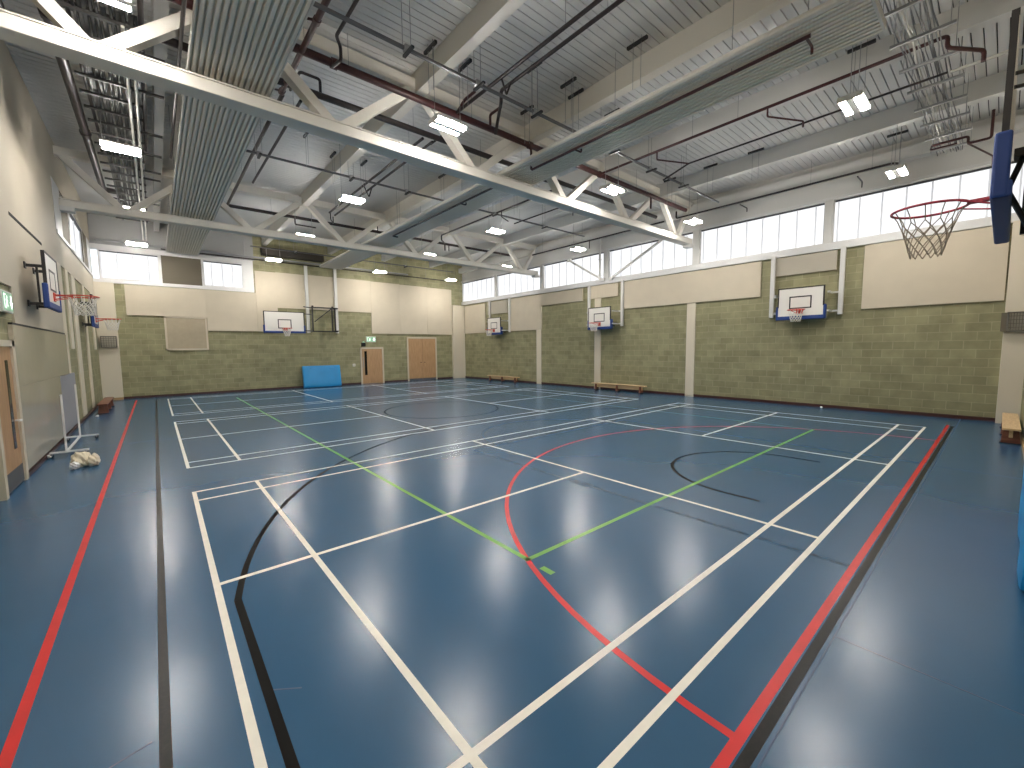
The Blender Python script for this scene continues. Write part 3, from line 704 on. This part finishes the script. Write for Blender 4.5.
# ------------------------------------------------------------------ basketball hoops
def net_mesh(cx, cy, z0, R, r, h, n=12, th=0.006, ax='z'):
    m = MB(); lv = 7
    for i in range(n):
        for sgn in (1, -1):
            pts = []
            for k in range(lv+1):
                f = k/lv; rad = R+(r-R)*(f**0.7)
                a = 2*PI*(i+sgn*0.5*max(0, k-2))/n
                pts.append((cx+rad*math.cos(a), cy+rad*math.sin(a), z0-h*f))
            m.tube(pts, th, 5)
    return m
def ring(cx, cy, z, R, r): return MB().tube([(cx+R*math.cos(2*PI*i/32), cy+R*math.sin(2*PI*i/32), z) for i in range(32)], r, 8, True)
def mini_hoop(style):
    """local frame: wall at x=0, hoop faces -x, centred on y=0, z from the floor"""
    t = empty('basketball_hoop', 'x', 'basketball hoop', 'practice hoops on the side walls')
    D = -0.50 if style == 'post' else -0.26
    bz0, bz1 = 2.83, 3.72; hw = 0.60
    bd = MB().box(D-0.02, D, -hw, hw, bz0, bz1, 0.012).build('backboard', M['board'], t)
    e = MB()
    for (a, b, c, d) in ((-hw-0.012, hw+0.012, bz1-0.02, bz1+0.012), (-hw-0.012, -hw+0.02, bz0+0.3, bz1), (hw-0.02, hw+0.012, bz0+0.3, bz1)): e.box(D-0.026, D+0.02, a, b, c, d)
    e.build('black_edge', M['boardedge'], bd)
    q = MB(); zq0, zq1 = 3.08, 3.46; s = 0.295
    for (a, b, c, d) in ((-s, s, zq1-0.035, zq1), (-s, s, zq0, zq0+0.035), (-s, -s+0.035, zq0, zq1), (s-0.035, s, zq0, zq1)): q.box(D-0.024, D-0.019, a, b, c, d)
    q.build('target_square', M['boardedge'], bd)
    p = MB()
    pd = 0.12 if style == 'post' else 0.04
    p.box(D-0.035, D+pd, -hw-0.05, hw+0.05, bz0-0.09, bz0+0.03, 0.02)
    for sg in (-1, 1): p.box(D-0.035, D+pd, sg*(hw+0.025)-0.03, sg*(hw+0.025)+0.03, bz0-0.09, bz0+0.34, 0.02)
    p.build('padding', M['blue'], t)
    rz = 3.02; rc = D-0.02-0.15-0.225
    rm = ring(rc, 0, rz, 0.225, 0.011)
    for sg in (-1, 1): rm.tube([(D-0.02, sg*0.08, rz-0.09), (rc+0.1, sg*0.16, rz-0.008)], 0.008, 6)
    rm.box(D-0.18, D-0.02, -0.05, 0.05, rz-0.015, rz+0.012); rm.box(D-0.035, D-0.02, -0.09, 0.09, rz-0.12, rz+0.04)
    rm.build('rim', M['orange'], t, True)
    net_mesh(rc, 0, rz, 0.215, 0.12, 0.36, 12, 0.007).build('net', M['net'], t)
    if style == 'post':
        b = MB()
        for sg in (-1, 1):
            MB().box(-0.14, -0.05, sg*0.92-0.06, sg*0.92+0.06, 2.86, 4.85, 0.006).build('wall_post', M['steel_w'], t)
            for z in (2.95, 3.5): MB().box(D, -0.08, sg*0.70-0.025, sg*0.70+0.025, z, z+0.05).box(-0.12, -0.06, min(sg*0.92, sg*0.67), max(sg*0.92, sg*0.67), z, z+0.05).build('arm', M['steel_w'], t)
        MB().box(D+0.02, -0.1, -0.55, 0.55, 2.86, 2.92).build('carrier', M['blackmetal'], t)
    else:
        b = MB()
        for sg in (-1, 1):
            b = MB()
            for z in (2.80, 3.46): b.box(D, 0, sg*0.36-0.02, sg*0.36+0.02, z, z+0.05)
            b.box(D+0.10, D+0.13, sg*0.36-0.015, sg*0.36+0.015, 2.80, 3.5)
            for z in (2.80, 3.46): b.box(-0.02, 0.0, sg*0.36-0.05, sg*0.36+0.05, z-0.03, z+0.08)
            b.build('wall_bracket', M['blackmetal'], t)
    return t
hp = mini_hoop('post'); hp.location = (XR, 4.16, 0); hp['label'] = 'practice basketball hoop on window wall, the one nearest the camera'
dup(hp, (XR, 11.85, 0), 0, 'practice basketball hoop over the middle cream strip of window wall')
dup(hp, (XR, 19.5, 0), 0, 'practice basketball hoop on window wall nearest the far corner')
hb = mini_hoop('bracket'); hb.location = (XL+0.05, 11.55, 0); hb.rotation_euler = (0, 0, PI); hb['label'] = 'practice basketball hoop on the left wall nearest the camera'
dup(hb, (XL+0.05, 18.9, 0), PI, 'practice basketball hoop on the left wall farther back')

def big_hoop(far):
    s = -1 if far else 1                       # direction the board faces along y
    wall = YF if far else YN
    yb = 22.62 if far else 0.082               # face of the board
    lab = 'large white basketball backboard with hoop folded sideways on far wall' if far else 'basketball hoop with blue padding seen edge on at right edge'
    t = empty('basketball_hoop', lab, 'basketball hoop')
    cx = 4.63 if not far else 4.60; hw = 0.89 if not far else 0.87; z0, z1 = 2.9, 3.91
    if far: z0, z1 = 2.84, 3.80
    Y = lambda d: yb+s*d                       # d metres in front of the face
    def bx3(m, a, b, d0, d1, c, d, bev=0.0): y0, y1 = sorted((Y(d0), Y(d1))); m.box(a, b, y0, y1, c, d, bev); return m
    bd = bx3(MB(), cx-hw, cx+hw, -0.03, 0, z0, z1, 0.006).build('backboard', M['board'], t)
    e = MB()
    bx3(e, cx-hw-0.015, cx+hw+0.015, -0.03, 0.004, z1-0.02, z1+0.015)
    for sg in (-1, 1): bx3(e, cx+sg*hw-0.02, cx+sg*hw+0.02, -0.028, 0.004, z0, z1)
    e.build('black_edge', M['boardedge'], bd)
    q = MB(); sq = 0.295; zq = z0+0.16
    for (a, b, c, d) in ((-sq, sq, zq+0.40, zq+0.44), (-sq, sq, zq, zq+0.04), (-sq, -sq+0.04, zq, zq+0.44), (sq-0.04, sq, zq, zq+0.44)): bx3(q, cx+a, cx+b, 0, 0.004, c, d)
    q.build('target_square', M['boardedge'], bd)
    p = MB(); zt = z0+0.34; zb = z0-0.06
    bx3(p, cx-hw-0.04, cx+hw+0.04, -0.06, 0.03, z0-0.06, z0+0.04, 0.015)
    for sg in (-1, 1): bx3(p, cx+sg*(hw+0.01)-0.035, cx+sg*(hw+0.01)+0.035, -0.06 if far else -0.045, 0.045 if far else 0.03, zb, z0+0.33 if not far else z0+0.32, 0.015)
    p.build('padding', M['blue'], t)
    rz = 3.05 if not far else 3.0; rc = Y(0.15+0.235)
    rm = ring(cx, rc, rz, 0.228, 0.010)
    for sg in (-1, 1): rm.tube([(cx+sg*0.09, Y(0.0), rz-0.07), (cx+sg*0.15, Y(0.2), rz-0.01)], 0.007, 6)
    rm.box(cx-0.03, cx+0.03, min(Y(0), Y(0.17)), max(Y(0), Y(0.17)), rz-0.012, rz+0.012)
    bx3(rm, cx-0.10, cx+0.10, 0, 0.015, rz-0.10, rz+0.03)
    rm.build('rim', M['orange' if far else 'pinkred'], t, True)
    net_mesh(cx, rc, rz, 0.22, 0.095, 0.38, 12, 0.008 if far else 0.0038).build('net', M['net' if far else 'netdark'], t)
    # folding frame
    fcx = 6.6; fr = MB()
    if far:
        for x in (5.86, 7.30):
            MB().box(x-0.075, x+0.075, YF-0.16, YF-0.06, 2.84, 6.25, 0.006).build('wall_post', M['steel_w'], t)
        for z in (2.88, 4.1): fr.box(5.95, 7.25, YF-0.42, YF-0.36, z, z+0.06)
        for x in (5.98, 6.95, 7.1): fr.box(x, x+0.06, YF-0.42, YF-0.36, 2.88, 4.16)
        fr.bar((6.1, YF-0.38, 3.4), (6.95, YF-0.38, 4.1), 0.04, 0.04)
        for z in (2.92, 4.1): fr.tube([(5.5, Y(-0.05), z), (5.98, YF-0.4, z)], 0.025, 8); fr.box(7.1, 7.3, YF-0.4, YF-0.1, z, z+0.05)
        for z in (2.92, 3.75): fr.tube([(5.4, Y(-0.05), z), (5.75, Y(-0.2), z), (5.98, YF-0.4, z)], 0.022, 8)
        for x in (6.0, 6.98): fr.lathe([(0.05, 0), (0.05, 0.09)], (x+0.03, YF-0.39, 4.13), 12)
    else:
        for z in (3.02, 3.80): fr.box(cx-0.8, cx+0.8, -0.10, -0.05, z, z+0.05)
        for x in (cx-0.62, cx+0.62):
            fr.box(x-0.03, x+0.03, -0.11, -0.03, 2.85, 3.9)
            fr.tube([(x, -0.08, 3.05), (x+0.8, -0.30, 2.75)], 0.022, 8); fr.tube([(x, -0.08, 3.1), (x+0.8, -0.30, 3.6)], 0.022, 8)
        for z in (3.35, 3.85): fr.tube([(cx-0.85, -0.02, z), (cx-0.3, -0.33, z)], 0.018, 8)
        for z in (3.50, 3.58): fr.tube([(3.79, 0.05, z), (3.95, -0.32, z+0.02)], 0.012, 8)
        fr.tube([(4.0, 0.045, 2.94), (4.12, -0.02, 3.2)], 0.016, 8); fr.tube([(4.0, 0.045, 2.94), (4.2, -0.06, 2.72)], 0.016, 8)
        fr.box(4.05, 4.2, -0.02, 0.03, 3.16, 3.21)
        fr.lathe([(0.03, 0), (0.05, 0.02), (0.05, 0.1), (0.03, 0.12)], (cx-0.75, -0.10, 3.3), 12)
    fr.build('folding_frame', M['blackmetal'], t, False)
    return rebase(t, (cx, wall, 2.8))
big_hoop(True); big_hoop(False)

# ------------------------------------------------------------------ floor things
def bench(L, wood):
    t = empty('gym_bench', 'x', 'bench')
    MB().box(-L/2, L/2, -0.12, 0.12, 0.285, 0.325, 0.008).build('seat', M[wood], t)
    MB().box(-L/2+0.15, L/2-0.15, -0.025, 0.025, 0.13, 0.285).build('beam', M['beech' if wood == 'beech' else 'darkwood'], t)
    for x in (-L/2+0.22, 0, L/2-0.22):
        lg = MB().prism([(-0.13, 0.0), (0.13, 0.0), (0.10, 0.28), (-0.10, 0.28)], 'X', x-0.03, x+0.03).build('leg', M['darkwood'], t)
        MB().box(x-0.035, x+0.035, -0.14, 0.14, 0, 0.02).build('foot', M['castor'], lg)
    return t
b1 = bench(2.75, 'beech'); b1.location = (15.12, 10.92, 0); b1.rotation_euler = (0, 0, PI/2); b1['label'] = 'long low wooden bench on window wall under the middle hoop'
dup(b1, (15.12, 18.9, 0), PI/2, 'long low wooden bench on window wall under the farthest hoop')
dup(b1, (13.4, -0.19, 0), 0, 'low wooden bench seen end on in the near right corner')
b2 = bench(2.7, 'darkwood'); b2.location = (XL+0.34, 19.6, 0); b2.rotation_euler = (0, 0, PI/2); b2['label'] = 'dark red-brown low bench against the left wall'

def gym_mat(label, base, rz, W_, H, T, lean):
    t = empty('gym_mat', label, 'gym mat')
    m = MB(); m.box(-W_/2, W_/2, -T/2, T/2, 0, H, 0.03)
    bmesh.ops.subdivide_edges(m.bm, edges=[e for e in m.bm.edges if e.calc_length() > 0.3], cuts=6, use_grid_fill=True)
    for v in m.bm.verts: v.co.y += 0.012*math.sin(v.co.x*5+v.co.z*3)
    o = m.build('cover', M['matblue'], t, True)
    s = MB(); s.box(-W_/2-0.004, W_/2+0.004, -0.006, 0.006, 0.02, H+0.004); o2 = s.build('seam_piping', M['matblue'], t)
    for sx in (-1, 1):
        MB().tube([(sx*W_*0.25-0.12, -T/2, H*0.9), (sx*W_*0.25-0.08, -T/2-0.02, H*0.86), (sx*W_*0.25+0.08, -T/2-0.02, H*0.86), (sx*W_*0.25+0.12, -T/2, H*0.9)], 0.012, 6).build('handle', M['matblue'], t)
    t.location = base; t.rotation_euler = (lean, 0, rz)
    return t
gym_mat('bright blue crash mat leaning on the far wall under the hoop', (6.35, 23.08, 0.02), 0, 1.86, 1.12, 0.20, -0.14)
gym_mat('blue crash mat at the right edge leaning on the near wall', (5.98, -0.25, 0.02), PI-0.015, 2.5, 1.1, 0.09, -0.015)

# mobile post stand by the left wall
t = empty('mobile_stand', 'white wheeled metal stand with two uprights beside the left wall', 'mobile stand')
for y in (11.35, 13.25):
    MB().box(-1.88, -1.36, y-0.018, y+0.018, 0.075, 0.108, 0.004).build('base_foot', M['whitemetal'], t)
    MB().box(-1.675, -1.645, y-0.014, y+0.014, 0.105, 1.17 if y < 12 else 1.25, 0.003).build('upright', M['whitemetal'], t)
    for x in (-1.85, -1.40):
        MB().tube([(x, y-0.012, 0.032), (x, y+0.012, 0.032)], 0.032, 14).build('castor', M['castor'], t, True)
        MB().box(x-0.01, x+0.01, y-0.018, y+0.018, 0.035, 0.078).build('castor_fork', M['galv'], t)
MB().box(-1.675, -1.645, 11.35, 13.25, 0.075, 0.108).build('crossbar', M['whitemetal'], t)
rebase(t, (-1.7, 12.8, 0))

# bundle of cloths on the floor
def blob(c, r, seed, sq=(1, 1, 1)):
    m = MB(); bmesh.ops.create_icosphere(m.bm, subdivisions=4, radius=1.0)
    rnd = random.Random(seed); ph = [rnd.uniform(0, 6) for _ in range(9)]
    for v in m.bm.verts:
        p = v.co.copy()
        d = 1+0.13*math.sin(4*p.x+ph[0])*math.sin(5*p.y+ph[1])+0.08*math.sin(9*p.z+6*p.x+ph[2])+0.05*math.sin(14*p.y+9*p.x+ph[3])
        v.co = Vector((p.x*sq[0]*d, p.y*sq[1]*d, max(p.z, -0.75)*sq[2]*d))*r+Vector(c)
        if v.co.z < 0.004: v.co.z = 0.004
    return m
t = empty('cloth_bundle', 'crumpled cream cloth bundle on the floor by the white stand', 'cloth')
blob((-1.38, 10.45, 0.10), 0.125, 3, (1.0, 1.5, 1.2)).build('main_fold', M['cloth'], t, True)
blob((-1.22, 10.35, 0.09), 0.09, 5, (0.9, 1.3, 1.2)).build('loose_fold', M['cloth'], t, True)
blob((-1.44, 10.24, 0.06), 0.06, 8, (1.0, 1.0, 1.1)).build('corner_fold', M['feather'], t, True)
rebase(t, (-1.33, 10.4, 0)); t.location = (-1.31, 10.15, 0)

def shuttle(label, loc, rz):
    t = empty('shuttlecock', label, 'shuttlecock')
    m = MB(); n = 16
    rings = [[m.bm.verts.new((x, r*math.cos(2*PI*j/n), 0.034+r*math.sin(2*PI*j/n))) for j in range(n)] for x, r in ((0.02, 0.012), (0.05, 0.022), (0.085, 0.034), (0.083, 0.031), (0.05, 0.019), (0.02, 0.009))]
    for A, B in zip(rings, rings[1:]):
        for j in range(n): m.bm.faces.new((A[j], A[(j+1) % n], B[(j+1) % n], B[j]))
    m.build('skirt', M['feather'], t, True)
    c = MB(); bmesh.ops.create_uvsphere(c.bm, u_segments=12, v_segments=8, radius=0.0135, matrix=Matrix.Translation((0.012, 0, 0.034)))
    c.build('cork', M['board'], t, True)
    t.location = loc; t.rotation_euler = (0, 0, rz); return t
shuttle('white shuttlecock on the floor at the foot of window wall', (15.2, 3.5, 0), 0.6)
shuttle('white shuttlecock beside the near foot of the white stand', (-1.86, 11.3, 0), 2.0)
shuttle('white shuttlecock on the floor beyond the white stand', (-1.75, 17.6, 0), 1.0)

# signs
def exit_sign(label, base, rz):
    """faces -y locally"""
    t = empty('exit_sign', label, 'exit sign')
    MB().box(-0.28, 0.28, -0.05, 0, 0, 0.32, 0.012).build('housing', M['clearpoly'], t)
    g = MB().box(-0.25, 0.25, -0.054, -0.048, 0.03, 0.29).build('legend', M['signgreen'], t)
    f0, f1 = -0.057, -0.053
    m = MB(); m.box(0.135, 0.205, f0, f1, 0.14, 0.26); m.prism([(0.08, 0.16), (0.26, 0.16), (0.17, 0.055)], 'Y', f0, f1)
    m.build('arrow', M['signwhite'], g)
    m = MB(); m.box(-0.22, -0.20, f0, f1, 0.06, 0.27); m.box(-0.22, -0.12, f0, f1, 0.25, 0.27)
    m.prism([(-0.06+0.022*math.cos(2*PI*i/10), 0.225+0.022*math.sin(2*PI*i/10)) for i in range(10)], 'Y', f0, f1)
    for p, q, w_ in (((-0.08, 0.20), (-0.09, 0.13), 0.045), ((-0.09, 0.14), (-0.03, 0.09), 0.025), ((-0.09, 0.14), (-0.14, 0.06), 0.025), ((-0.13, 0.18), (-0.02, 0.17), 0.018)):
        m.bar((p[0], -0.055, p[1]), (q[0], -0.055, q[1]), w_, 0.004, (0, 1, 0))
    m.build('running_figure', M['signwhite'], g)
    t.location = base; t.rotation_euler = (0, 0, rz); return t
exit_sign('green and white running man exit sign over the single door', (9.17, YF, 2.36), 0)
exit_sign('green and white exit sign over the left wall door', (XL+0.03, 9.62, 2.55), PI/2)
t = empty('door_alarm', 'small black alarm sounder left of the far exit sign', 'alarm')
MB().box(8.60, 8.84, YF-0.08, YF, 2.12, 2.34, 0.02).build('case', M['blackmetal'], t)
MB().lathe([(0.06, 0), (0.05, 0.05), (0.02, 0.07)], (8.72, YF-0.06, 2.34), 14).build('lens', M['signgreen'], t, True); rebase(t, (8.72, YF, 2.12))
t = empty('call_point', 'small white call point beside the single door', 'switch')
MB().box(8.08, 8.22, YF-0.05, YF, 1.02, 1.16, 0.01).build('case', M['feather'], t)
MB().box(8.11, 8.19, YF-0.056, YF-0.048, 1.05, 1.13).build('button', M['panel'], t); rebase(t, (8.15, YF, 1.02))
def caged(label, base, rz, wide):
    t = empty('caged_clock', label, 'wall cage')
    MB().box(-wide/2, wide/2, -0.10, 0, 0, 0.42, 0.01).build('back_box', M['panel_grey'], t)
    c = MB()
    for i in range(7):
        x = -wide/2+wide*i/6; c.tube([(x, -0.12, -0.01), (x, -0.12, 0.43)], 0.006, 5)
    for i in range(6):
        z = -0.01+0.44*i/5; c.tube([(-wide/2-0.01, -0.12, z), (wide/2+0.01, -0.12, z)], 0.006, 5)
    for (a, b, d, e) in ((-wide/2-0.02, -wide/2+0.01, -0.02, 0.44), (wide/2-0.01, wide/2+0.02, -0.02, 0.44), (-wide/2, wide/2, -0.02, 0.01), (-wide/2, wide/2, 0.41, 0.44)): c.box(a, b, -0.13, 0, d, e)
    c.build('cage', M['cage'], t)
    t.location = base; t.rotation_euler = (0, 0, rz); return t
caged('caged grey box on the far left corner pier', (-1.64, YF-0.16, 2.15), 0, 0.44)
t = caged('caged grey box on the near right corner pier', (15.24, -0.16, 2.24), -PI/2, 0.26)
MB().box(-0.24, -0.13, -0.12, 0, -0.01, 0.43, 0.005).build('side_flap', M['brown'], t)

# ------------------------------------------------------------------ camera, world, view
cam = bpy.data.cameras.new('camera'); co = bpy.data.objects.new('camera', cam); COL.objects.link(co)
fpx, yaw, pit, rol = 418.08, 0.70573, 0.0859948, -0.0101707
cy_, sy_, cp, sp_, cr, sr = math.cos(yaw), math.sin(yaw), math.cos(pit), math.sin(pit), math.cos(rol), math.sin(rol)
fwd = Vector((sy_*cp, cy_*cp, -sp_)); rt = Vector((cy_, -sy_, 0)); up = rt.cross(fwd)
r2 = rt*cr+up*sr; u2 = -rt*sr+up*cr
co.matrix_world = Matrix.Translation((-0.288, 0, 1.95275)) @ Matrix((r2, u2, -fwd)).transposed().to_4x4()
cam.sensor_width = 36; cam.lens = fpx/1024*36; cam.clip_start = 0.03; cam.clip_end = 200
SC.camera = co
w = bpy.data.worlds.new('world'); SC.world = w; w.use_nodes = True
w.node_tree.nodes['Background'].inputs['Color'].default_value = (0.8, 0.88, 1.0, 1)
w.node_tree.nodes['Background'].inputs['Strength'].default_value = 1.0
SC.view_settings.view_transform = 'Standard'; SC.view_settings.look = 'None'
SC.view_settings.exposure = 0.68; SC.view_settings.gamma = 1.0; SC.view_settings.use_curve_mapping = False
SC.cycles.use_denoising = True
SC.cycles.sample_clamp_indirect = 2.5; SC.cycles.blur_glossy = 1.0; SC.cycles.caustics_reflective = False; SC.cycles.caustics_refractive = False
SC.cycles.max_bounces = 8; SC.cycles.diffuse_bounces = 5
